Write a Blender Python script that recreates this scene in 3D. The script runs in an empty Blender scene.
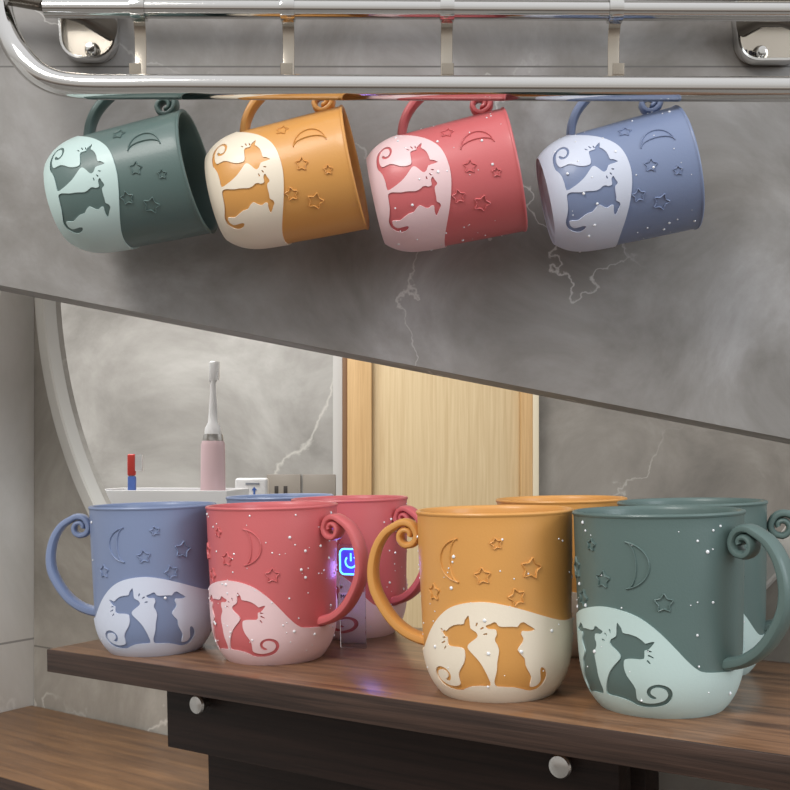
import bpy, bmesh, math, random
from mathutils import Vector, Matrix, geometry
random.seed(7)
S = bpy.context.scene; C = S.collection
ZO = 1.2                      # height of the eye above the floor
PI = math.pi

# ---------------------------------------------------------------- materials
def lin(c):
    return tuple((v/255/12.92 if v/255 <= .04045 else ((v/255+.055)/1.055)**2.4) for v in c)+(1,)
def mat(name, rgb, rough=.5, metal=0, bump=0, bscale=400, coat=0, trans=0, emit=None, estr=0, spec=.5, ior=1.45):
    m = bpy.data.materials.new(name); m.use_nodes = True
    nt = m.node_tree; b = nt.nodes['Principled BSDF']
    b.inputs['Base Color'].default_value = lin(rgb)
    b.inputs['Roughness'].default_value = rough; b.inputs['Metallic'].default_value = metal
    b.inputs['Coat Weight'].default_value = coat; b.inputs['Coat Roughness'].default_value = .15
    b.inputs['Transmission Weight'].default_value = trans; b.inputs['IOR'].default_value = ior
    b.inputs['Specular IOR Level'].default_value = spec
    if emit: b.inputs['Emission Color'].default_value = lin(emit); b.inputs['Emission Strength'].default_value = estr
    if bump:
        t = nt.nodes.new('ShaderNodeTexCoord'); n = nt.nodes.new('ShaderNodeTexNoise'); n.inputs['Scale'].default_value = bscale
        bp = nt.nodes.new('ShaderNodeBump'); bp.inputs['Strength'].default_value = bump; bp.inputs['Distance'].default_value = .0005
        nt.links.new(t.outputs['Object'], n.inputs['Vector']); nt.links.new(n.outputs['Fac'], bp.inputs['Height'])
        nt.links.new(bp.outputs['Normal'], b.inputs['Normal'])
    return m
def ramp(nt, stops):
    r = nt.nodes.new('ShaderNodeValToRGB'); e = r.color_ramp.elements
    while len(e) < len(stops): e.new(.5)
    for el, (p, c) in zip(e, stops): el.position = p; el.color = c
    return r
def stone(name, c1, c2, c3, vein, scale=3.0, vscale=2.2, rough=.45, vw=.012, off=(0, 0, 0), grout=(), vein_amt=.8):
    """clouded stone tile with thin pale cracks; grout = list of (axis, position)"""
    m = bpy.data.materials.new(name); m.use_nodes = True; nt = m.node_tree; N = nt.nodes; L = nt.links
    b = N['Principled BSDF']; tc = N.new('ShaderNodeTexCoord'); mp = N.new('ShaderNodeMapping'); mp.inputs['Location'].default_value = off
    L.new(tc.outputs['Object'], mp.inputs['Vector'])
    n1 = N.new('ShaderNodeTexNoise'); n1.inputs['Scale'].default_value = scale; n1.inputs['Detail'].default_value = 8; n1.inputs['Roughness'].default_value = .62; n1.inputs['Distortion'].default_value = .6
    L.new(mp.outputs[0], n1.inputs['Vector'])
    r = ramp(nt, [(.33, lin(c1)), (.52, lin(c2)), (.70, lin(c3))]); L.new(n1.outputs['Fac'], r.inputs['Fac'])
    n2 = N.new('ShaderNodeTexNoise'); n2.inputs['Scale'].default_value = scale*2.5; n2.inputs['Detail'].default_value = 5
    L.new(mp.outputs[0], n2.inputs['Vector'])
    sub = N.new('ShaderNodeVectorMath'); sub.operation = 'SCALE'; sub.inputs['Scale'].default_value = .9/scale
    L.new(n2.outputs['Color'], sub.inputs[0])
    ad = N.new('ShaderNodeVectorMath'); L.new(mp.outputs[0], ad.inputs[0]); L.new(sub.outputs[0], ad.inputs[1])
    v = N.new('ShaderNodeTexVoronoi'); v.feature = 'DISTANCE_TO_EDGE'; v.inputs['Scale'].default_value = vscale; L.new(ad.outputs[0], v.inputs['Vector'])
    vr = ramp(nt, [(0, (1, 1, 1, 1)), (vw, (0, 0, 0, 1))]); L.new(v.outputs['Distance'], vr.inputs['Fac'])
    n3 = N.new('ShaderNodeTexNoise'); n3.inputs['Scale'].default_value = vscale*1.7; L.new(mp.outputs[0], n3.inputs['Vector'])
    mk = ramp(nt, [(.47, (0, 0, 0, 1)), (.58, (vein_amt,)*3+(1,))]); L.new(n3.outputs['Fac'], mk.inputs['Fac'])
    mu = N.new('ShaderNodeMath'); mu.operation = 'MULTIPLY'; L.new(vr.outputs[0], mu.inputs[0]); L.new(mk.outputs[0], mu.inputs[1])
    mx = N.new('ShaderNodeMix'); mx.data_type = 'RGBA'; L.new(mu.outputs[0], mx.inputs['Factor']); L.new(r.outputs[0], mx.inputs['A']); mx.inputs['B'].default_value = lin(vein)
    out = mx.outputs['Result']
    if grout:
        sp = N.new('ShaderNodeSeparateXYZ'); L.new(tc.outputs['Object'], sp.inputs[0])
        for ax, pos, w in grout:
            cm = N.new('ShaderNodeMath'); cm.operation = 'COMPARE'; cm.inputs[1].default_value = pos; cm.inputs[2].default_value = w
            L.new(sp.outputs[ax], cm.inputs[0])
            m2 = N.new('ShaderNodeMix'); m2.data_type = 'RGBA'; L.new(cm.outputs[0], m2.inputs['Factor']); L.new(out, m2.inputs['A'])
            m2.inputs['B'].default_value = lin(tuple(x*.72 for x in c2)); out = m2.outputs['Result']
    L.new(out, b.inputs['Base Color']); b.inputs['Roughness'].default_value = rough
    n4 = N.new('ShaderNodeTexNoise'); n4.inputs['Scale'].default_value = 90; n4.inputs['Detail'].default_value = 6; L.new(tc.outputs['Object'], n4.inputs['Vector'])
    bp = N.new('ShaderNodeBump'); bp.inputs['Strength'].default_value = .12; bp.inputs['Distance'].default_value = .002
    L.new(n4.outputs['Fac'], bp.inputs['Height']); L.new(bp.outputs[0], b.inputs['Normal'])
    return m
def wood(name, c1, c2, rough=.4, stretch=(2, 60, 60), off=(0, 0, 0), bump=.15, p=(.3, .7), spec=.5):
    """grain runs along the object's x"""
    m = bpy.data.materials.new(name); m.use_nodes = True; nt = m.node_tree; N = nt.nodes; L = nt.links
    b = N['Principled BSDF']; tc = N.new('ShaderNodeTexCoord'); mp = N.new('ShaderNodeMapping'); mp.inputs['Scale'].default_value = stretch; mp.inputs['Location'].default_value = off
    L.new(tc.outputs['Object'], mp.inputs['Vector'])
    n = N.new('ShaderNodeTexNoise'); n.inputs['Scale'].default_value = 3; n.inputs['Detail'].default_value = 9; n.inputs['Roughness'].default_value = .6; n.inputs['Distortion'].default_value = .4
    L.new(mp.outputs[0], n.inputs['Vector'])
    r = ramp(nt, [(p[0], lin(c1)), (p[1], lin(c2))]); L.new(n.outputs['Fac'], r.inputs['Fac']); L.new(r.outputs[0], b.inputs['Base Color'])
    bp = N.new('ShaderNodeBump'); bp.inputs['Strength'].default_value = bump; bp.inputs['Distance'].default_value = .001
    L.new(n.outputs['Fac'], bp.inputs['Height']); L.new(bp.outputs[0], b.inputs['Normal'])
    b.inputs['Roughness'].default_value = rough; b.inputs['Specular IOR Level'].default_value = spec
    return m

# ---------------------------------------------------------------- mesh helpers
def obj(name, bm, m=None, parent=None, smooth=True, angle=.6):
    bmesh.ops.recalc_face_normals(bm, faces=bm.faces[:])
    if smooth:
        for f in bm.faces: f.smooth = True
        for e in bm.edges:
            if len(e.link_faces) == 2 and e.calc_face_angle(0) > angle: e.smooth = False
    me = bpy.data.meshes.new(name); bm.to_mesh(me); bm.free()
    o = bpy.data.objects.new(name, me); C.objects.link(o)
    if m: me.materials.append(m)
    if parent: o.parent = parent
    return o
def tag(o, label=None, cat=None, group=None, kind=None):
    for k, v in (('label', label), ('category', cat), ('group', group), ('kind', kind)):
        if v: o[k] = v
    return o
def thing(name, mw, label, cat, group=None):
    o = bpy.data.objects.new(name, None); C.objects.link(o); o.empty_display_size = .02
    o.matrix_world = mw
    return tag(o, label, cat, group)
def box(bm, x0, x1, y0, y1, z0, z1, bev=0, M=None, seg=2):
    vs = [bm.verts.new((x, y, z)) for x in (x0, x1) for y in (y0, y1) for z in (z0, z1)]
    fs = [bm.faces.new([vs[i] for i in q]) for q in ((0, 1, 3, 2), (4, 6, 7, 5), (0, 4, 5, 1), (2, 3, 7, 6), (0, 2, 6, 4), (1, 5, 7, 3))]
    if bev:
        es = list({e for f in fs for e in f.edges})
        r = bmesh.ops.bevel(bm, geom=es, offset=bev, segments=seg, profile=.5, affect='EDGES')
        vs = list({v for f in r['faces'] for v in f.verts} | {v for v in vs if v.is_valid})
    if M:
        for v in vs: v.co = M @ v.co
    return bm
def lathe(bm, prof, n=64, M=None):
    rings = []
    for r, z in prof:
        if r < 1e-6: rings.append([bm.verts.new((0, 0, z))])
        else: rings.append([bm.verts.new((r*math.cos(2*PI*i/n), r*math.sin(2*PI*i/n), z)) for i in range(n)])
    for a, b in zip(rings, rings[1:]):
        for i in range(n):
            j = (i+1) % n
            if len(a) == 1 and len(b) == 1: continue
            if len(a) == 1: bm.faces.new((a[0], b[j], b[i]))
            elif len(b) == 1: bm.faces.new((a[i], a[j], b[0]))
            else: bm.faces.new((a[i], a[j], b[j], b[i]))
    if M:
        for rr in rings:
            for v in rr: v.co = M @ v.co
    return bm
def sweep(bm, path, sect, side=None, scale=None, caps=True):
    """sweep section points (u,v) along path; side = constant lateral axis (v direction) or None for parallel transport"""
    P = [Vector(p) for p in path]; rings = []; prevn = None
    for i, p in enumerate(P):
        t = (P[min(i+1, len(P)-1)]-P[max(i-1, 0)]).normalized()
        if side is not None: w = Vector(side); u = w.cross(t).normalized()
        else:
            if prevn is None: prevn = t.orthogonal().normalized()
            u = (prevn-t*prevn.dot(t)).normalized(); prevn = u; w = t.cross(u)
        k = scale[i] if scale else (1, 1)
        rings.append([bm.verts.new(p+u*(a*k[0])+w*(b*k[1])) for a, b in sect])
    n = len(sect)
    for a, b in zip(rings, rings[1:]):
        for i in range(n): bm.faces.new((a[i], a[(i+1) % n], b[(i+1) % n], b[i]))
    if caps: bm.faces.new(rings[0][::-1]); bm.faces.new(rings[-1])
    return bm
def circ(r, n=20): return [(r*math.cos(2*PI*i/n), r*math.sin(2*PI*i/n)) for i in range(n)]
def supell(a, b, n=16, e=.6):
    o = []
    for i in range(n):
        t = 2*PI*i/n; c, s = math.cos(t), math.sin(t)
        o.append((a*math.copysign(abs(c)**e, c), b*math.copysign(abs(s)**e, s)))
    return o
def crom(P, k=6, closed=False):
    n = len(P); out = []
    for i in range(n if closed else n-1):
        g = (lambda j: P[j % n]) if closed else (lambda j: P[max(0, min(n-1, j))])
        p0, p1, p2, p3 = (Vector(g(i+d)) for d in (-1, 0, 1, 2))
        for j in range(k):
            t = j/k
            out.append(.5*((2*p1)+(p2-p0)*t+(2*p0-5*p1+4*p2-p3)*t*t+(3*p1-p0-3*p2+p3)*t**3))
    if not closed: out.append(Vector(P[-1]))
    return out
def prism(bm, poly, y0, y1):
    """polygon (x,z) extruded along y (tessellated, so it may be concave)"""
    a = [bm.verts.new((x, y0, z)) for x, z in poly]; b = [bm.verts.new((x, y1, z)) for x, z in poly]
    tri = geometry.tessellate_polygon([[Vector((x, z, 0)) for x, z in poly]])
    for t in tri:
        bm.faces.new([a[i] for i in t]); bm.faces.new([b[i] for i in t][::-1])
    n = len(poly)
    for i in range(n): bm.faces.new((a[i], a[(i+1) % n], b[(i+1) % n], b[i]))
    return bm

def P(px, py, d):             # a place seen at (px, py) at distance d
    return Vector(((px-395)/1030*d, d, ZO+(455-py)/1030*d))

# ---------------------------------------------------------------- the mug
PR = [(0, .0270), (.0035, .0300), (.009, .0332), (.017, .0356), (.028, .0367), (.045, .0373), (.065, .038), (.09, .0385)]
_fine = crom([Vector((z, r, 0)) for z, r in PR], 6)
def rz(z):
    if z <= 0: return PR[0][1]
    for p, q in zip(_fine, _fine[1:]):
        if z <= q.x: return p.y+(q.y-p.y)*(z-p.x)/max(1e-9, q.x-p.x)
    return PR[-1][1]
H = .09
CAT = [(91.7, 42.6), (92.4, 40.1), (93.0, 36.7), (96.8, 35.1), (98.1, 33.3), (96.2, 31.8), (93.3, 30.4), (90.4, 28.5), (90.9, 26.7), (94.3, 24.4), (99.0, 21.0), (102.4, 17.2), (104.9, 13.4), (106.0, 9.8), (98.6, 9.5), (90.5, 8.9), (84.5, 7.6), (81.0, 6.6), (74.0, 6.2), (66.4, 6.7), (59.8, 8.0), (56.3, 10.4), (55.4, 12.6), (56.7, 14.9), (60.3, 16.4), (64.9, 16.9), (69.6, 16.2), (72.6, 14.5), (73.1, 12.7), (71.4, 10.8), (68.4, 10.2), (66.4, 10.8), (68.9, 11.8), (70.5, 12.8), (69.8, 14.4), (66.9, 15.4), (62.9, 15.3), (59.8, 14.3), (58.5, 12.5), (59.4, 10.9), (62.1, 9.4), (67.9, 8.3), (73.8, 8.1), (78.5, 8.7), (80.8, 10), (80.7, 14.1), (83.1, 17.0), (86.2, 19.8), (87.8, 22.7), (87.9, 25.2), (87.0, 26.8), (82.9, 27.4), (77.6, 27.4), (74.4, 27.7), (73.5, 29.0), (73.4, 31.4), (71.2, 31.8), (69.3, 33.0), (66.8, 35.3), (69.9, 35.1), (72.6, 34.5), (74.9, 35.8), (78.7, 37.3), (83.2, 38.1), (87.7, 38.5), (88.6, 40.3), (90.6, 42.0)]
CAT = [(a-1.5, b) for a, b in CAT]
DOG = [(99.7, 38.0), (103.1, 38.9), (105.9, 39.8), (107.6, 39.4), (109.0, 38.0), (112.7, 37.6), (118.8, 37.6), (122.3, 37.4), (124.1, 38.9), (127.0, 39.4), (130.2, 38.0), (135.6, 35.7), (132.6, 35.0), (128.5, 35.1), (125.9, 35.3), (125.2, 33.7), (126.7, 31.9), (126.1, 30.1), (123.5, 28.0), (122.6, 26.5), (124.9, 24.3), (127.7, 22.4), (128.6, 19.2), (131.1, 16.3), (134.1, 13.3), (133.9, 10.4), (134.6, 8.5), (139.6, 8.7), (142.6, 10.5), (142.2, 12.7), (141.0, 15.7), (141.6, 17.5), (144.9, 16.7), (147.7, 14.2), (148.1, 11.8), (146.3, 9.2), (142.5, 7.1), (135.5, 6.4), (129.6, 7.3), (120.7, 8.7), (111.0, 9.2), (106.3, 9.6), (105.1, 11.7), (105.9, 14.1), (107.2, 17.4), (107.5, 20.6), (108.2, 23.3), (109.0, 26.5), (107.9, 29.2), (106.4, 30.9), (106.5, 32.7), (107.6, 34.0), (107.2, 36.1), (105.2, 36.5), (101.8, 36.6)]
DOG = [(a+2.5, b) for a, b in DOG]
WHI = [((103.7, 34.4), (100.4, 34.0)), ((101.1, 37.4), (98.4, 36.3)), ((96.6, 39.6), (95.4, 37.6)), ((70.6, 31.4), (67.0, 31.0)), ((70.0, 29.6), (66.0, 28.3)), ((70.6, 27.4), (68.2, 25.6))]
WAVE = [(0, 20.5), (20, 20.7), (30, 21.5), (38, 23.5), (45, 27.5), (52, 32.5), (60, 38), (68, 42.5), (76, 45.8), (86, 48), (98, 49), (108, 48.6), (120, 46.9), (132, 44.5), (145, 41.6), (158, 39), (170, 37.5), (180, 37)]
SH_ = 8
CAT = [(a-SH_, b) for a, b in CAT]; DOG = [(a-SH_, b) for a, b in DOG]
WHI = [tuple((a-SH_, b) for a, b in q) for q in WHI]
WAVE = [(0, 20.5)]+[(a-SH_, b) for a, b in WAVE[2:]]+[(180, 36.9)]
K = .65                        # mm of wall per degree
def cyl(u, v, off):            # u, v in mm on the unrolled wall
    a = math.radians(u/K); z = v/1000; r = rz(z)+off
    # push along the outward normal of the profile
    dr = (rz(z+.0005)-rz(max(0, z-.0005)))/(.001 if z > .0005 else .0005+z)
    nl = math.hypot(1, dr)
    r = rz(z)+off/nl; z2 = z-off*dr/nl
    return (r*math.cos(a), r*math.sin(a), z2)
def inside(p, poly):
    x, y = p; c = False; n = len(poly); j = n-1
    for i in range(n):
        xi, yi = poly[i]; xj, yj = poly[j]
        if (yi > y) != (yj > y) and x < (xj-xi)*(y-yi)/(yj-yi)+xi: c = not c
        j = i
    return c
def flat_design():
    holes = []
    for s in (1, -1):
        for nm, D in (('cat', CAT), ('dog', DOG)):
            pts = [(s*p.x, p.y) for p in crom([Vector((a*K, b, 0)) for a, b in D], 2, True)]
            holes.append((nm, s, pts))
        for (a, b), (c, d) in WHI:
            p = Vector((a*K, b)); q = Vector((c*K, d)); t = (q-p).normalized(); w = Vector((-t.y, t.x))*.42
            e = [p, p+t*.5+w, q-t*.4+w*.7, q, q-t*.4-w*.7, p+t*.5-w]
            holes.append(('whisker', s, [(s*v.x, v.y) for v in e]))
    half = crom([Vector((a*K, b, 0)) for a, b in WAVE], 4)
    top = [(p.x, p.y) for p in half]
    top = [(-x, y) for x, y in top[::-1]][:-1]+top
    W = 180*K; nb = 120
    bot = [(-W+2*W*i/nb, 0) for i in range(nb+1)]
    rs = [37*i/14 for i in range(1, 14)]
    outer = bot+[(W, y) for y in rs]+top[::-1]+[(-W, y) for y in rs[::-1]]
    V = []; Ed = []
    for poly in [outer]+[h[2] for h in holes]:
        o = len(V); V += [Vector(p) for p in poly]; n = len(poly)
        Ed += [(o+i, o+(i+1) % n) for i in range(n)]
    for iy, y in enumerate([1.2, 2.6, 4, 5.6, 7.6, 10, 12.5, 15, 18, 21, 24, 27, 30, 33, 36, 39, 42, 45, 48]):
        for i in range(1, nb):
            p = (-W+2*W*(i+(.5 if iy % 2 else 0))/nb, y)
            if p[0] < W-1 and inside(p, outer) and inside((p[0], y+1.0), outer): V.append(Vector(p))
    R = geometry.delaunay_2d_cdt(V, Ed, [], 0, 1e-5)
    vv, ff = R[0], R[2]
    cls = {'hill': []}
    bb = [(h, min(x for x, y in h[2]), max(x for x, y in h[2])) for h in holes]
    for f in ff:
        c = sum((vv[i] for i in f), Vector((0, 0)))/len(f)
        if not inside(c, outer): continue
        k = 'hill'
        for h, x0, x1 in bb:
            if x0 <= c.x <= x1 and inside(c, h[2]): k = (h[0], h[1]); break
        if isinstance(k, tuple) and k[0] == 'whisker': continue
        cls.setdefault(k, []).append(tuple(f))
    return vv, cls
def shell(vv, faces, off, depth):
    bm = bmesh.new(); mp = {}
    for f in faces:
        for i in f:
            if i not in mp: mp[i] = bm.verts.new(cyl(vv[i][0], vv[i][1], off))
    for f in faces:
        try: bm.faces.new([mp[i] for i in f])
        except ValueError: pass
    bmesh.ops.remove_doubles(bm, verts=bm.verts[:], dist=1e-6)
    bd = [e for e in bm.edges if len(e.link_faces) == 1]
    r = bmesh.ops.extrude_edge_only(bm, edges=bd)
    for v in [g for g in r['geom'] if isinstance(g, bmesh.types.BMVert)]:
        a = math.atan2(v.co.y, v.co.x); z = v.co.z
        v.co.x -= math.cos(a)*depth; v.co.y -= math.sin(a)*depth
        if z < .001: v.co.z += .0005
    return bm
def ridge(bm, pts, w, h, closed=False):
    """raised rounded line on the cup wall; pts in unrolled mm"""
    n = len(pts); rows = []
    for i in range(n):
        a = Vector(pts[(i-1) % n] if closed else pts[max(0, i-1)]); b = Vector(pts[(i+1) % n] if closed else pts[min(n-1, i+1)])
        t = (b-a).normalized(); s = Vector((-t.y, t.x)); p = Vector(pts[i])
        rows.append([bm.verts.new(cyl(*(p+s*(w*k)), o)) for k, o in ((-.5, -.0001), (-.28, h*.8), (0, h), (.28, h*.8), (.5, -.0001))])
    for i in range(n if closed else n-1):
        a, b = rows[i], rows[(i+1) % n]
        for k in range(4): bm.faces.new((a[k], b[k], b[k+1], a[k+1]))
    return bm
def star_pts(cx, cy, R, rot):
    pts = []
    for i in range(10):
        a = rot+PI/2+i*PI/5; r = R if i % 2 == 0 else R*.55
        pts.append(Vector((cx+r*math.cos(a), cy+r*math.sin(a), 0)))
    out = []
    for i in range(10):
        a, b = pts[i], pts[(i+1) % 10]
        out += [a.lerp(b, .12), a.lerp(b, .5), a.lerp(b, .88)]
    return [(p.x, p.y) for p in out]
STARS = [(103, 76, 2.9, .2), (93, 61, 4.1, .1), (128, 64, 5.4, -.15), (117, 51, 4.3, .3), (51, 52, 4.3, 0)]
vv, CL = flat_design()
def grab(bm):                  # bmesh -> mesh data only
    o = obj('tmp', bm); me = o.data; bpy.data.objects.remove(o); return me
ME = {}
cupb = bmesh.new()
op = [(0, .0020), (.0262, .0020)]+[(p.y, max(p.x, .002)) for p in _fine if p.x > .0022]
op = [q for q in op if q[1] < .0885]+[(.0386, .0882), (.0390, .0886), (.03915, .0893), (.0389, .0899), (.0382, .0902), (.0372, .0900), (.0366, .0893), (.0362, .088)]
op += [(rz(z)-.0024, z) for z in (.08, .065, .05, .035, .025, .017)]+[(.0315, .012), (.028, .008), (.022, .0052), (0, .006)]
ME['cup'] = grab(lathe(cupb, op, 96))
ME['hill'] = grab(shell(vv, CL['hill'], .0009, .0011))
for nm in ('cat', 'dog'):
    for s in (1, -1): ME[nm, s] = grab(shell(vv, CL[nm, s], .00025, .0004))
ME['base'] = grab(lathe(bmesh.new(), [(0, .0012), (.021, .0012), (.0225, .0001), (.0255, 0), (.0271, .0001), (.0277, .0010), (.0264, .0019), (0, .0019)], 72))
for s in (1, -1):
    oa = [(76*K-1.5, 68)]
    cx, cy = 72*K, 68
    outer_ = [(cx+4.2-12.2*math.cos(math.radians(t)), cy+10.4*math.sin(math.radians(t))) for t in range(-80, 81, 8)]
    x0, y0 = outer_[-1]
    inner_ = [(x0-(4.6)*math.cos(math.radians(t)), cy+y0*0+(y0-cy)*math.sin(math.radians(t))) for t in range(82, -83, -9)]
    ME['moon', s] = grab(ridge(bmesh.new(), [(s*x, y) for x, y in outer_+inner_], .8, .0008, True))
    for i, (a, z, R, ro) in enumerate(STARS):
        ME['star', s, i] = grab(ridge(bmesh.new(), [(s*x, y) for x, y in star_pts(a*K, z, R, ro)], .8, .0008, True))
# handle: a strap that leaves the wall low down, bows out and rolls into a curl against the wall near the rim
hp = [(.0345, .0235), (.0395, .0245), (.0460, .0272), (.0530, .0325), (.0590, .0405), (.0634, .0500), (.0642, .0600), (.0618, .0702), (.0568, .0780), (.0505, .0822)]
hp = [(p.x, p.y) for p in crom([Vector((a, b, 0)) for a, b in hp], 5)]
cc = (.0452, .0768); r0 = math.hypot(hp[-1][0]-cc[0], hp[-1][1]-cc[1]); a0 = math.atan2(hp[-1][1]-cc[1], hp[-1][0]-cc[0])
nt_ = len(hp)
for i in range(1, 34):
    t = i/33; a = a0+t*math.radians(505); r = r0*(1-t)**.9*.92+r0*.08 if t > 0 else r0
    r = r0+( .0014-r0)*t
    r = max(.0014, min(r, .0052+(r0-.0052)*max(0, 1-t*5))) if t < .45 else .0014+(.0052-.0014)*(1-(t-.45)/.55)
    hp.append((cc[0]+r*math.cos(a), cc[1]+r*math.sin(a)))
hs = []
for i in range(len(hp)):
    if i < nt_: k = i/(nt_-1); hs.append((1.0-.28*max(0, k-.55)/.45, 1.12-.1*k))
    else: k = (i-nt_)/33; hs.append((.72-.22*k, 1.02-.12*k))
ME['handle'] = grab(sweep(bmesh.new(), [(a, 0, b) for a, b in hp], supell(.0029, .0047, 16, .75), side=(0, 1, 0), scale=hs))
def droplets(seed, n):
    rnd = random.Random(seed); bm = bmesh.new()
    for _ in range(n):
        u = rnd.uniform(-117, 117); v = rnd.uniform(8, 86); r = rnd.choice([.0003, .0004, .0005, .0006, .0009])
        wy = next(w1 for (a1, w1) in WAVE if a1 >= abs(u)/K-1)
        c = Vector(cyl(u, v, .0009 if v < wy+2 else .0001)); nrm = Vector((c.x, c.y, 0)).normalized()
        M = Matrix.Translation(c) @ nrm.to_track_quat('Z', 'Y').to_matrix().to_4x4()
        lathe(bm, [(r, 0), (r*.85, r*.42), (r*.45, r*.7), (0, r*.78)], 8, M)
    return grab(bm)
drop_m = mat('water_bead', (235, 238, 242), .08, spec=.9, coat=.6)

PAL = {'blue': ((122, 136, 168), (206, 213, 230)), 'pink': ((203, 104, 107), (236, 205, 208)),
       'orange': ((214, 155, 84), (240, 228, 208)), 'green': ((90, 110, 107), (190, 212, 209))}
MT = {k: (mat(k+'_plastic', a, .42, bump=.12, bscale=900, coat=.12), mat('pale_'+k+'_plastic', b, .45, bump=.1, bscale=900, coat=.1)) for k, (a, b) in PAL.items()}
DATA = {}
def mesh_for(key, m):
    k = (key, m.name)
    if k not in DATA:
        me = ME[key].copy(); me.materials.clear(); me.materials.append(m); DATA[k] = me
    return DATA[k]
def part(name, me, parent):
    o = bpy.data.objects.new(name, me); C.objects.link(o); o.parent = parent; return o
def mug(color, mw, label, group, drops=0, seed=1):
    a, b = MT[color]
    t = thing('mug', mw, label, 'mug', group)
    part('cup_body', mesh_for('cup', a), t)
    tag(part('hill_panel', mesh_for('hill', b), t), 'pale raised hill band round the lower half')
    tag(part('base', mesh_for('base', b), t), 'pale flat underside')
    part('handle', mesh_for('handle', a), t)
    for s in (1, -1):
        tag(part('cat_figure', mesh_for(('cat', s), a), t), 'seated cat with curled tail')
        tag(part('dog_figure', mesh_for(('dog', s), a), t), 'seated dog seen from behind')
        tag(part('moon', mesh_for(('moon', s), a), t), 'raised crescent outline')
        for i in range(len(STARS)): part('star', mesh_for(('star', s, i), a), t)
    if drops:
        me = droplets(seed, drops); me.materials.clear(); me.materials.append(drop_m)
        tag(part('water_droplets', me, t), 'clear water beads', kind='stuff')
    return t

# ---------------------------------------------------------------- the shelf group leans about one degree
E0 = Vector((0, 0, ZO))
ROLL = Matrix.Translation(E0) @ Matrix.Rotation(-.02, 4, 'Y') @ Matrix.Translation(-E0)
A2 = Vector((.146, .395)); dirv = Vector((.8226, -.5687)); nrm = Vector((.5687, .8226))
YAW = math.atan2(-.5687, .8226)
SH = ZO-.118                   # shelf top
SHELF = ROLL @ Matrix.Translation((A2.x, A2.y, SH)) @ Matrix.Rotation(YAW, 4, 'Z')   # local x along the front edge, y to the back
def stand(X, d, psi):
    c = Vector((-X, -d)).normalized(); r = Vector((-c.y, c.x)); p = math.radians(psi)
    h = c*math.cos(p)+r*math.sin(p)
    return h
def mugmat(X, d, h): return ROLL @ Matrix.Translation((X, d, SH)) @ Matrix.Rotation(math.atan2(h.y, h.x), 4, 'Z')
FRONT = [('green', .1214, .479, 54, 'grey-green mug standing at the right front of the shelf, handle to the right', 60),
         ('orange', .0489, .514, -102, 'mustard orange mug standing at the front middle, large handle to the left', 80),
         ('pink', -.0737, .6125, 50, 'coral pink mug at the front with droplets, overlapping the blue mug', 190),
         ('blue', -.152, .645, -102, 'blue mug standing at the left end of the shelf, handle to the left', 16)]
BACK = [('green', .159, .555, 'solid mirror image of the grey-green mug, half hidden behind it'),  # reflections in the mirror behind the shelf, built as solid mugs
        ('orange', .0993, .620, 'solid mirror image of the orange mug, mostly hidden between orange and green front mugs'),
        ('pink', -.031, .690, 'solid mirror image of the coral pink mug, behind it, left of the orange handle'),
        ('blue', -.0845, .751, 'solid mirror image of the blue mug, showing only its rim behind the coral pink mug')]
hd = {}
for k, (col, X, d, psi, lab, nd) in enumerate(FRONT):
    h = stand(X, d, psi); hd[col] = h
    mug(col, mugmat(X, d, h), lab, 'cat and dog mugs on the shelf', nd, 11+k)
for k, (col, X, d, lab) in enumerate(BACK):
    h = hd[col]; h = h-2*h.dot(nrm)*nrm
    if col == 'orange': h = Vector((-.45, .9))
    if col == 'blue': h = Vector((-.8, .6))
    mug(col, mugmat(X, d, h), lab, 'cat and dog mugs on the shelf', 110 if col == 'pink' else 0, 31+k)

# ---------------------------------------------------------------- shelf
walnut_top = wood('walnut_top', (76, 53, 40), (150, 112, 82), .28, (4, 45, 60))
walnut_edge = wood('walnut_edge', (36, 26, 22), (76, 57, 48), .5, (3, 60, 130), bump=.3, spec=.35)
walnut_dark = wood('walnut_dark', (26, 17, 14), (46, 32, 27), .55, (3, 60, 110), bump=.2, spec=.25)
steel = mat('brushed_steel', (200, 198, 195), .28, 1)
sh = thing('wooden_shelf', SHELF, 'dark brown wooden shelf board carrying the four standing mugs and their solid mirror images', 'shelf')
bm = bmesh.new(); box(bm, -.447, .16, .0015, .178, -.0140, 0, .0006); obj('top_board', bm, walnut_top, sh)
bm = bmesh.new(); box(bm, -.4475, .161, 0, .0015, -.0142, -.0001, .0004); tag(obj('front_edge', bm, walnut_edge, sh), 'dark grained edge strip')
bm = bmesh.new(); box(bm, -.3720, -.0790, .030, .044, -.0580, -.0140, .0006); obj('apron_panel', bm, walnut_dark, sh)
bm = bmesh.new(); box(bm, -.3700, -.0790, .062, .080, -.1190, -.0141, .0006); obj('shade_panel', bm, walnut_dark, sh)  # dark board added to keep the shaded gap under the shelf black
for s_ in (-.3380, -.1045):
    bm = bmesh.new()
    M = Matrix.Translation((s_, .030, -.0265)) @ Matrix.Rotation(PI/2, 4, 'X')
    lathe(bm, [(0, -.001), (.0026, -.001), (.0026, .0045), (.0052, .0055), (.0056, .0075), (.0050, .0088), (.0030, .0094), (0, .0095)], 28, M)
    tag(obj('screw_cap', bm, steel, sh), 'round silver cap')

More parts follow.
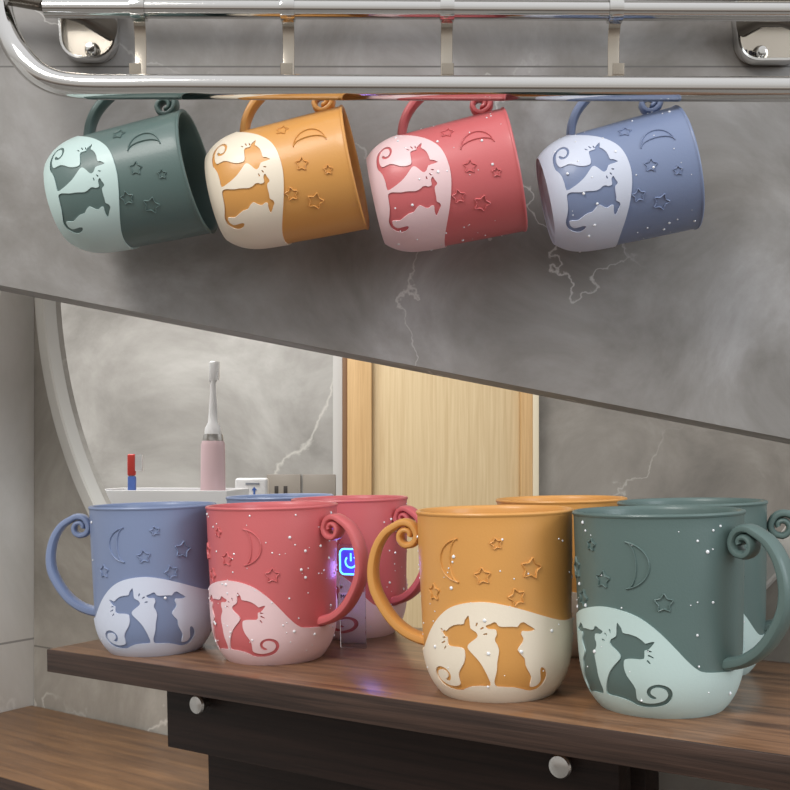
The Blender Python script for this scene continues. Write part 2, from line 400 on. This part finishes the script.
# clear glass touch panel with lit power symbol between the pink mugs
gl = mat('clear_glass', (235, 240, 250), .02, trans=1, ior=1.2)
def glowm(name, c, e): return mat(name, c, .4, emit=c, estr=e)
g0 = ROLL @ Matrix.Translation((-.0278, .632, SH)) @ Matrix.Rotation(YAW*.6, 4, 'Z')
tp = thing('touch_panel', g0, 'small glass touch panel with glowing blue power symbol between the pink mugs', 'switch')
bm = bmesh.new(); box(bm, -.0085, .0085, -.0008, .0008, .0002, .0640, .0004); tag(obj('glass_plate', bm, gl, tp), 'clear glass')
pb = mat('violet_film', (88, 80, 190), .3, emit=(70, 60, 215), estr=.5)
bm = bmesh.new(); box(bm, -.0070, .0066, -.0014, -.0009, .0455, .0610, .0002); tag(obj('button_film', bm, pb, tp), 'violet square')
bm = bmesh.new()
def rrect(x0, x1, z0, z1, r, n=6):
    o = []
    for cx, cz, a in ((x1-r, z1-r, 0), (x0+r, z1-r, 90), (x0+r, z0+r, 180), (x1-r, z0+r, 270)):
        for i in range(n+1): t = math.radians(a+90*i/n); o.append((cx+r*math.cos(t), cz+r*math.sin(t)))
    return o
fr = rrect(-.0072, .0070, .0455, .0610, .0028); fr.append(fr[0])
sweep(bm, [(x, -.0016, z) for x, z in fr], circ(.00055, 8), side=(0, 1, 0))
cz = .0532
arc = [(.0036*math.sin(math.radians(t)), -.0016, cz+.0036*math.cos(math.radians(t))) for t in range(38, 323, 12)]
sweep(bm, arc, circ(.0005, 8), side=(0, 1, 0))
sweep(bm, [(0, -.0016, cz+.0052), (0, -.0016, cz+.0004)], circ(.0005, 8), side=(0, 1, 0))
tag(obj('power_symbol', bm, glowm('cyan_glow', (90, 190, 255), 2.6), tp), 'glowing cyan outline')
def text_obj(name, s, size, m, parent, loc, depth=.0002):
    cu = bpy.data.curves.new(name, 'FONT'); cu.body = s; cu.size = size; cu.extrude = depth; cu.align_x = 'CENTER'; cu.align_y = 'CENTER'
    o = bpy.data.objects.new(name, cu); C.objects.link(o)
    bpy.context.view_layer.update(); dg = bpy.context.evaluated_depsgraph_get()
    me = bpy.data.meshes.new_from_object(o.evaluated_get(dg)); bpy.data.objects.remove(o)
    me.materials.clear(); me.materials.append(m)
    me.transform(Matrix.Translation(loc) @ Matrix.Rotation(PI/2, 4, 'X'))
    return part(name, me, parent)
dark = mat('dark_print', (40, 34, 40), .6)
bm = bmesh.new(); box(bm, -.0078, .0012, -.0013, -.0009, .0295, .0340, .0002); tag(obj('label_strip', bm, mat('pale_strip', (220, 205, 212), .5), tp), 'pale strip reading MON')
text_obj('lettering', 'MON', .0034, dark, tp, (-.0033, -.0015, .0317))

# ---------------------------------------------------------------- lower wall round the mirror opening, and its rim
CX, CZ, R0 = -.346, .1796, .3789
def frame(off): return Matrix.Translation((A2.x+off*nrm.x, A2.y+off*nrm.y, ZO)) @ Matrix.Rotation(YAW, 4, 'Z')
tile_low = stone('grey_tile_low', (122, 118, 110), (148, 143, 135), (176, 172, 164), (215, 211, 203), 7, 3.0, .4, .01, (1.3, 0, .2), grout=((2, -.185, .0008),))
tile_side = stone('pale_tile_side', (198, 196, 190), (214, 212, 208), (226, 225, 222), (240, 239, 236), 4, 3.0, .4, .01, (4, 2, 0), grout=((2, -.178, .001),))
Rw = R0-.004
a_r = math.asin((-.02-CZ)/Rw)                   # right end of the arc
arcp = []
t1 = math.pi-math.asin((.26-CZ)/Rw)             # left upper end, angle measured counter-clockwise
t_r = 2*PI+a_r
for i in range(61):
    t = t1+(t_r-t1)*i/60; arcp.append((CX+Rw*math.cos(t), CZ+Rw*math.sin(t)))
poly = [(-.752, .26), (-.752, -ZO), (.55, -ZO), (.55, -.02)]+arcp[::-1]
bm = bmesh.new(); prism(bm, poly, 0, .006)
o = obj('wall_back', bm, tile_low, smooth=False); o.matrix_world = frame(.215); tag(o, kind='structure')
bm = bmesh.new(); box(bm, -.772, -.7525, -.9, .006, -ZO, .26)
o = obj('wall_left', bm, tile_side, smooth=False); o.matrix_world = frame(.215); tag(o, kind='structure')
rim_m = mat('mirror_rim_paint', (188, 186, 180), .35, coat=.2)
bm = bmesh.new()
rp = []
t1r = math.pi-math.asin((.255-CZ)/R0)
t_r2 = 2*PI+math.asin((-.02-CZ)/R0)
for i in range(97):
    t = t1r+(t_r2-t1r)*i/96; rp.append((CX+R0*math.cos(t), .0135, CZ+R0*math.sin(t)))
sweep(bm, rp, supell(.0072, .0080, 12, .4), side=(0, 1, 0))
o = obj('mirror_rim', bm, rim_m); o.matrix_world = frame(.193)
tag(o, 'curved pale grey rim sweeping down behind the left blue mug', 'mirror rim')

# lower counter
ctop = wood('counter_wood', (84, 58, 38), (130, 95, 62), .32, (3, 40, 60))
ct = thing('wooden_counter', frame(.06), 'lower brown wooden counter at the bottom left under the shelf', 'counter')
ct.location.z = ZO-.242
bm = bmesh.new(); box(bm, -.751, .55, .001, .152, -.022, 0, .0008); obj('counter_top', bm, ctop, ct)
bm = bmesh.new(); box(bm, -.751, .55, 0, .001, -.0222, -.0002, .0003); obj('front_edge', bm, walnut_edge, ct)
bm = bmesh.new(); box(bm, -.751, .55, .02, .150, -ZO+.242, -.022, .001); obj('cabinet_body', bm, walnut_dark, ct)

# ---------------------------------------------------------------- room reflected in the mirror, built solid beyond its opening
FD = 3.2
far_m = stone('light_marble', (126, 123, 118), (158, 155, 150), (186, 184, 179), (214, 211, 203), 2.2, 1.0, .35, .012, (2, 0, 5), vein_amt=.6)
far_d = stone('brown_grey_stone', (112, 107, 100), (138, 132, 124), (160, 155, 147), (190, 186, 178), 3, 1.2, .45, .006, (5, 0, 1), vein_amt=.6)  # darker and browner than the wall left of the door
xL = (343-395)/1030*FD; xR = (537-395)/1030*FD
bm = bmesh.new(); box(bm, -2.6, xL-.001, FD, FD+.1, 0, 2.9); o = obj('wall_far_left', bm, far_m, smooth=False); tag(o, kind='structure')
bm = bmesh.new(); box(bm, xR+.001, 2.6, FD, FD+.1, 0, 2.9); o = obj('wall_far_right', bm, far_d, smooth=False); tag(o, kind='structure')
bm = bmesh.new(); box(bm, xL-.001, xR+.001, FD, FD+.1, 2.25, 2.9); o = obj('wall_far_lintel', bm, far_m, smooth=False); tag(o, kind='structure')
oak = wood('oak', (196, 170, 128), (214, 192, 152), .5, (40, 40, 1.2), bump=.05)
oak_w = wood('oak_warm', (186, 148, 98), (208, 172, 122), .5, (40, 40, 1.2), bump=.05)
oak_e = mat('oak_brown_edge', (120, 88, 60), .5)  # narrow dark brown strip beside the door frame
def X(px): return (px-395)/1030*FD
dr = thing('door_1', Matrix.Translation((X(440), FD-.03, 0)), None, None); tag(dr, kind='structure')
cxx = X(440)
for nm, p0, p1, y0, y1, m in (('door_frame', 348, 372, -.02, .05, oak_w), ('edge_strip', 343, 348, -.01, .05, oak_e),
                            ('door_leaf', 372, 519, .01, .05, oak), ('door_frame', 519, 531, -.01, .05, oak_w), ('trim_strip', 531, 537, -.015, .05, mat('pale_trim', (216, 204, 178), .5))):
    bm = bmesh.new(); box(bm, X(p0)-cxx, X(p1)-cxx, y0, y1, .0, 2.2, .002); obj(nm, bm, m, dr)
bm = bmesh.new(); box(bm, X(333), X(342.5), FD-.008, FD, 0, 2.3, .001); o = obj('trim_1', bm, mat('pale_stone_trim', (196, 194, 190), .5), smooth=False); tag(o, kind='structure')
floor_m = stone('floor_tile', (120, 116, 110), (138, 134, 128), (154, 150, 144), (180, 176, 170), 1.5, 1, .4)
bm = bmesh.new(); box(bm, -3, 3, -2.5, FD+.1, -.05, 0); o = obj('floor', bm, floor_m, smooth=False); tag(o, kind='structure')

# sockets on the far wall
sock = mat('grey_socket', (138, 130, 120), .4); hole = mat('socket_hole', (52, 46, 42), .6)
for i, (p0, p1, lab) in enumerate(((267, 301, 'grey wall socket with two dark holes beside the white box'), (303, 336, 'plain grey wall plate nearest the door frame'))):
    w = X(p1)-X(p0); t = thing('wall_socket', Matrix.Translation(((X(p0)+X(p1))/2, FD, ZO+(455-491)/1030*FD)), lab, 'socket', 'grey wall plates')
    bm = bmesh.new(); box(bm, -w/2, w/2, -.012, 0, -.052, .052, .003); obj('plate', bm, sock, t)
    if i == 0:
        for xx in (-.022, .006):
            bm = bmesh.new(); box(bm, xx-.006, xx+.006, -.0135, -.011, -.012, .016, .001, Matrix.Rotation(.0, 4, 'Y')); obj('socket_hole', bm, hole, t)

# vanity table with toothbrushes
white = mat('white_plastic', (232, 232, 232), .35, coat=.2)
vt = thing('vanity_table', Matrix.Translation((-.19, 1.16, 0)), 'pale cabinet behind the shelf holding the toothbrush tray', 'cabinet')
TZ = ZO-.17
bm = bmesh.new(); box(bm, -.20, .115, -.14, .14, TZ-.03, TZ, .003); obj('table_top', bm, mat('stone_top', (170, 166, 160), .4), vt)
bm = bmesh.new(); box(bm, -.19, .105, -.13, .13, 0, TZ-.03, .003); obj('cabinet_body', bm, mat('cabinet_paint', (150, 146, 140), .5), vt)
# tray: an open box, turned a little
tr_c = Vector((-.2425, 1.12)); th = .10
bm = bmesh.new()
w, dd = .074, .045
box(bm, -w, w, -dd, dd, 0, .004, .001)
for a in ((-w, w, -dd, -dd+.004), (-w, w, dd-.004, dd), (-w, -w+.004, -dd+.004, dd-.004), (w-.004, w, -dd+.004, dd-.004)): box(bm, *a, .003, .133, .001)
tr = obj('toothbrush_tray', bm, white); tr.matrix_world = Matrix.Translation((tr_c.x, tr_c.y, TZ)) @ Matrix.Rotation(-.12, 4, 'Z')
tag(tr, 'open white tray behind the left blue mug, holding two toothbrushes', 'tray')
# electric toothbrush
et = thing('electric_toothbrush', Matrix.Translation(((213-395)/1030*1.1, 1.1, TZ+.0045)), 'pale pink electric toothbrush with tall white brush head', 'toothbrush')
zt = lambda y: (455-y)/1030*1.1+.17-.0045
pinkb = mat('pale_pink_plastic', (226, 196, 200), .35, coat=.3)
bm = bmesh.new(); lathe(bm, [(0, 0), (.0105, 0), (.0130, .003), (.0140, .02), (.0138, .08), (.0128, zt(445)), (.0116, zt(441)), (0, zt(441))], 36); obj('handle', bm, pinkb, et)
bm = bmesh.new(); lathe(bm, [(0, zt(441)), (.0108, zt(441)), (.0110, zt(439)), (.0104, zt(436)), (.0100, zt(434)), (0, zt(434))], 36); tag(obj('metal_ring', bm, steel, et), 'silver ring')
bm = bmesh.new(); lathe(bm, [(0, zt(434)), (.0092, zt(434)), (.0085, zt(428)), (.0052, zt(422)), (.0046, zt(412)), (.0034, zt(396)), (.0029, zt(384)), (.0030, zt(380)), (0, zt(379))], 28)
tag(obj('neck', bm, white, et), 'white tapered neck')
bm = bmesh.new(); 
box(bm, -.0042, .0042, -.0028, .0028, zt(383), zt(361), .0026, seg=4); hdp = obj('brush_head', bm, white, et); tag(hdp, 'white brush head')
bm = bmesh.new()
for i in range(4):
    for j in range(11):
        z = zt(380)+(zt(363)-zt(380))*j/10
        box(bm, .0020, .0066, -.0024+.0013*i, -.0013+.0013*i, z, z+.0014)
obj('bristles', bm, white, hdp)
# manual toothbrush
mb = thing('manual_toothbrush', Matrix.Translation(((132-395)/1030*1.1, 1.1, TZ+.0045)), 'small blue and red toothbrush standing in the white tray', 'toothbrush')
bm = bmesh.new(); box(bm, -.0042, .0042, -.003, .003, 0, zt(476), .0015); tag(obj('handle', bm, mat('blue_handle', (92, 122, 196), .35), mb), 'blue handle')
bm = bmesh.new(); box(bm, -.0046, .0040, -.003, .003, zt(476)+.0002, zt(454), .0018, seg=3); rh = obj('brush_head', bm, mat('red_head', (214, 74, 66), .35), mb); tag(rh, 'red head')
bm = bmesh.new()
for j in range(9):
    for i in range(3):
        z = zt(471)+(zt(456)-zt(471))*j/8; box(bm, .0038, .0114, -.0024+.0016*i, -.0009+.0016*i, z, z+.00195)
obj('bristles', bm, white, rh)
# white box with small blue mark
wb = thing('white_box', Matrix.Translation(((252-395)/1030*1.20, 1.20, TZ)), 'white box with small blue arrow mark right of the electric toothbrush', 'box')
zb = lambda y: (455-y)/1030*1.20+.17
bm = bmesh.new(); box(bm, -.0185, .0185, -.010, .010, 0, zb(478), .003, seg=3); obj('box_body', bm, white, wb)
bm = bmesh.new(); box(bm, -.006, .010, -.0106, -.0098, zb(484.5), zb(482.5)); tag(obj('printed_line', bm, mat('grey_print', (150, 155, 165), .5), wb), 'grey printed line')
bm = bmesh.new(); prism(bm, [(.001, zb(490)), (.007, zb(490)), (.004, zb(486.5))], -.0106, -.0098); box(bm, .003, .005, -.0106, -.0098, zb(495), zb(490))
tag(obj('arrow_mark', bm, mat('blue_print', (70, 110, 190), .5), wb), 'blue arrow')

# ---------------------------------------------------------------- upper wall slab with its sloping lower edge
WD = .72
tile_up = stone('slate_grey_tile', (116, 112, 107), (142, 139, 136), (168, 166, 166), (214, 212, 209), 9, 3.0, .5, .004, (.4, 0, 2.1), grout=((2, ZO+.2715, .0006),))
zb1 = lambda px, py: ZO+(455-py)/1030*WD
xx = lambda px: (px-395)/1030*WD
def edge(px): return 289+(px-20)*(436-289)/755
pl = [(xx(-600), 2.4), (xx(-600), zb1(0, edge(-600))), (xx(1500), zb1(0, edge(1500))), (xx(1500), 2.4)]
bm = bmesh.new(); prism(bm, pl, WD, WD+.045)
o = obj('wall_upper', bm, tile_up, smooth=False); tag(o, kind='structure')

# ---------------------------------------------------------------- towel rack
chrome = mat('chrome', (214, 213, 211), .10, 1)
chrome2 = mat('satin_steel', (188, 180, 168), .22, 1)
rk = thing('towel_rack', Matrix.Translation((0, WD, ZO+.25)), 'chrome wall rack of two long tubes that the hanging mugs hang below', 'towel rack')
O = Vector((0, WD, ZO+.25))
def rl(px, py, d): return P(px, py, d)-O
bm = bmesh.new(); sweep(bm, [rl(45, 8.5, .655), rl(300, 9.5, .655), rl(600, 11, .655), rl(850, 12, .655)], circ(.0058, 28), side=None); obj('upper_tube', bm, chrome, rk)
DL = .632
pth = crom([rl(-6, -60, .66), rl(-2, -10, .655), rl(5, 25, .645), rl(20, 55, .635), rl(44, 77.5, DL), rl(80, 86.2, DL), rl(160, 86.8, DL)], 8)+[rl(x, 86.5+(x-80)*.0040, DL) for x in range(200, 880, 80)]
bm = bmesh.new(); sweep(bm, pth, circ(.0075, 32)); obj('lower_tube', bm, chrome, rk)
bm = bmesh.new(); sweep(bm, [rl(-60, -14, .69), rl(300, -13, .69), rl(860, -10, .69)], circ(.0072, 24)); obj('rear_tube', bm, chrome, rk)
def bracket(cx_, x0, x1, y0, y1, bx, by, flange_x, marks):
    M = Matrix.Identity(4)
    pts = []
    a, b_ = rl(x0, y0, WD), rl(x1, y1, WD)
    r = .014
    L_, R_, T_, B_ = a.x, b_.x, a.z, b_.z
    pts = [(L_, T_), (L_+.003, B_+r)]
    for i in range(9): t = math.radians(180+90*i/8); pts.append((L_+.003+r+r*math.cos(t), B_+r+r*math.sin(t)))
    for i in range(9): t = math.radians(270+90*i/8); pts.append((R_-r+r*math.cos(t), B_+r+r*math.sin(t)))
    pts.append((R_, T_))
    bm = bmesh.new(); prism(bm, pts, -.006, -.0002)
    pt = obj('bracket_plate', bm, chrome2, rk, smooth=False)
    bm = bmesh.new(); sweep(bm, [(x, -.008, z) for x, z in pts], supell(.0016, .0050, 10, .6), side=(0, 1, 0)); obj('bracket_edge', bm, chrome, pt)
    c = rl(bx, by, WD-.012); bm = bmesh.new()
    lathe(bm, [(.0052, 0), (.0052, .0012), (.0044, .0026), (.0040, .004), (.0030, .0056), (0, .0060)], 24, Matrix.Translation((c.x, -.006, c.z)) @ Matrix.Rotation(PI/2, 4, 'X'))
    obj('bolt', bm, chrome, pt)
    return pt
bracket(90, 62, 119, -6, 64, 90, 47, 118, False)
pr = bracket(760, 729, 800, -6, 66, 763, 50, 729, True)
bm = bmesh.new()
for i, px in enumerate((745, 750, 755)):
    c = rl(px, 53+i, WD-.0052); box(bm, c.x-.0011, c.x+.0011, -.0068, -.0060, c.z-.0018, c.z+.0018)
obj('stamped_marks', bm, dark, pr, smooth=False)
# side arms running from the wall brackets out to the tubes
for pa, pb_ in (((rl(112, 30, .705)), rl(8, -8, .64)), ((rl(742, 26, .705)), rl(800, 22, .66))):
    bm = bmesh.new(); sweep(bm, [pa, pa.lerp(pb_, .25)+Vector((0, -.01, .002)), pa.lerp(pb_, .6)+Vector((0, -.008, .002)), pb_], supell(.0045, .0085, 16, .8), side=(0, .2, .98)); obj('side_arm', bm, mat('dark_chrome', (120, 114, 106), .2, 1), rk)

# hooks over the upper tube
for i, (px, lab) in enumerate(((139, 'flat steel hook above the hanging green mug'), (288, 'flat steel hook above the hanging orange mug'), (447, 'flat steel hook above the hanging pink mug'), (615, 'flat steel hook above the hanging blue mug'))):
    yt = 8.5+(px-45)*.0044
    c = P(px, yt, .655); t = thing('rack_hook', Matrix.Translation(c), lab, 'hook', 'hooks on the upper tube')
    R = .0068; path = []
    for k in range(0, 15): a = math.radians(-20+k*250/14); path.append((0, R*math.cos(a+PI*0)*1.0, R*math.sin(a)))
    # from behind the tube, over the top, round the front and back under, then down
    path = [(0, R*math.cos(math.radians(a)), R*math.sin(math.radians(a))) for a in range(-30, 256, 15)]
    zb_ = (yt-84.5)/1030*.655
    path += [(0, .0010, -.0085), (0, .0035, -.016), (0, .0045, -.026), (0, .0040, zb_+.009)]
    for k in range(0, 9): a = math.radians(0-k*180/8); path.append((0, -.0030+.0068*math.cos(a), zb_+.0040+.0052*math.sin(a)))
    path.append((0, -.0105, zb_+.0095))
    bm = bmesh.new(); sweep(bm, [Vector(p) for p in crom([Vector(q) for q in path], 3)], supell(.0005, .0038, 12, .5), side=(1, 0, 0)); obj('hook_strap', bm, chrome2, t)
    bm = bmesh.new()
    for xo in (0,): lathe(bm, [(.0060, -.0044), (.0075, -.0044), (.0077, -.0030), (.0077, .0030), (.0075, .0044), (.0060, .0044)], 32, Matrix.Rotation(PI/2, 4, 'Y'))
    obj('clamp_ring', bm, chrome, t)

# hanging mugs
HANG = [('green', 199, 172, 11, 'grey-green mug hanging leftmost from the rack, dark inside facing right', 0),
        ('orange', 356, 168, 11, 'mustard orange mug hanging second from left on the rack', 0),
        ('pink', 515, 170, 11.5, 'coral pink mug hanging third from left on the rack', 90),
        ('blue', 686, 168, 12.5, 'blue mug hanging rightmost from the rack, wet with droplets', 90)]
for k, (col, px, py, tilt, lab, nd) in enumerate(HANG):
    t = math.radians(tilt); yw = math.radians(5)
    ax = Vector((math.cos(t)*math.cos(yw), -math.sin(yw)*math.cos(t), math.sin(t))).normalized()
    up = (Vector((0, 0, 1))-ax*ax.z).normalized(); yv = ax.cross(up)
    M = Matrix((up, yv, ax)).transposed().to_4x4(); M.translation = P(px, py, .655)-ax*.09
    mug(col, M, lab, 'mugs hanging from the rack', nd, 51+k)

# ---------------------------------------------------------------- light
w = bpy.data.worlds.new('room_light'); S.world = w; w.use_nodes = True; nt = w.node_tree
bg = nt.nodes['Background']; tc = nt.nodes.new('ShaderNodeTexCoord'); sp = nt.nodes.new('ShaderNodeSeparateXYZ')
mr = nt.nodes.new('ShaderNodeMapRange'); mr.inputs[1].default_value = -1; mr.inputs[2].default_value = 1
nt.links.new(tc.outputs['Generated'], sp.inputs[0]); nt.links.new(sp.outputs[2], mr.inputs[0])
r = ramp(nt, [(0, lin((66, 52, 44))), (.30, lin((78, 66, 58))), (.41, lin((140, 130, 122))), (.47, lin((206, 200, 194))), (.55, lin((190, 187, 184))), (.62, lin((214, 212, 208))), (.8, lin((235, 235, 236))), (1, lin((250, 250, 252)))])
nt.links.new(mr.outputs[0], r.inputs[0]); nt.links.new(r.outputs[0], bg.inputs['Color']); bg.inputs['Strength'].default_value = 1.0
def area(name, loc, tgt, size, power, col=(1, 1, 1), sy=None):
    l = bpy.data.lights.new(name, 'AREA'); l.energy = power; l.color = col; l.size = size
    if sy: l.shape = 'RECTANGLE'; l.size_y = sy
    o = bpy.data.objects.new(name, l); C.objects.link(o); o.location = loc
    o.rotation_euler = (Vector(tgt)-Vector(loc)).to_track_quat('-Z', 'Y').to_euler(); return o
area('ceiling_lamp', (-.9, -.6, ZO+1.35), (0, .6, ZO), .7, 24, (1, .97, .93))
area('cool_side_fill', (1.6, -.7, ZO+.6), (.2, .6, ZO), .9, 16, (.86, .93, 1))  # added cool fill from the right, standing in for a window
area('far_wall_fill', (-.7, 2.0, 2.7), (-.5, 3.1, 1.2), .9, 34, (1, .98, .95))  # unseen light added to brighten the far wall from above
area('middle_fill', (-.45, .92, 2.0), (-.18, 1.15, 1.15), .3, 6, (1, .98, .95))  # unseen fill added to brighten the tray and toothbrushes behind the slab
pl_ = bpy.data.lights.new('switch_glow', 'POINT'); pl_.energy = .012; pl_.color = (.35, .25, 1); pl_.shadow_soft_size = .006
o = bpy.data.objects.new('switch_glow', pl_); C.objects.link(o); o.location = (ROLL @ Vector((-.0278, .615, SH+.05)))

cam = bpy.data.cameras.new('camera'); cam.sensor_width = 36; cam.lens = 1030/790*36; cam.shift_y = 60/790; cam.clip_start = .01
co = bpy.data.objects.new('camera', cam); C.objects.link(co); co.location = (0, 0, ZO); co.rotation_euler = (PI/2, 0, 0); S.camera = co
S.view_settings.view_transform = 'Standard'; S.view_settings.look = 'None'; S.view_settings.exposure = 0; S.view_settings.gamma = 1
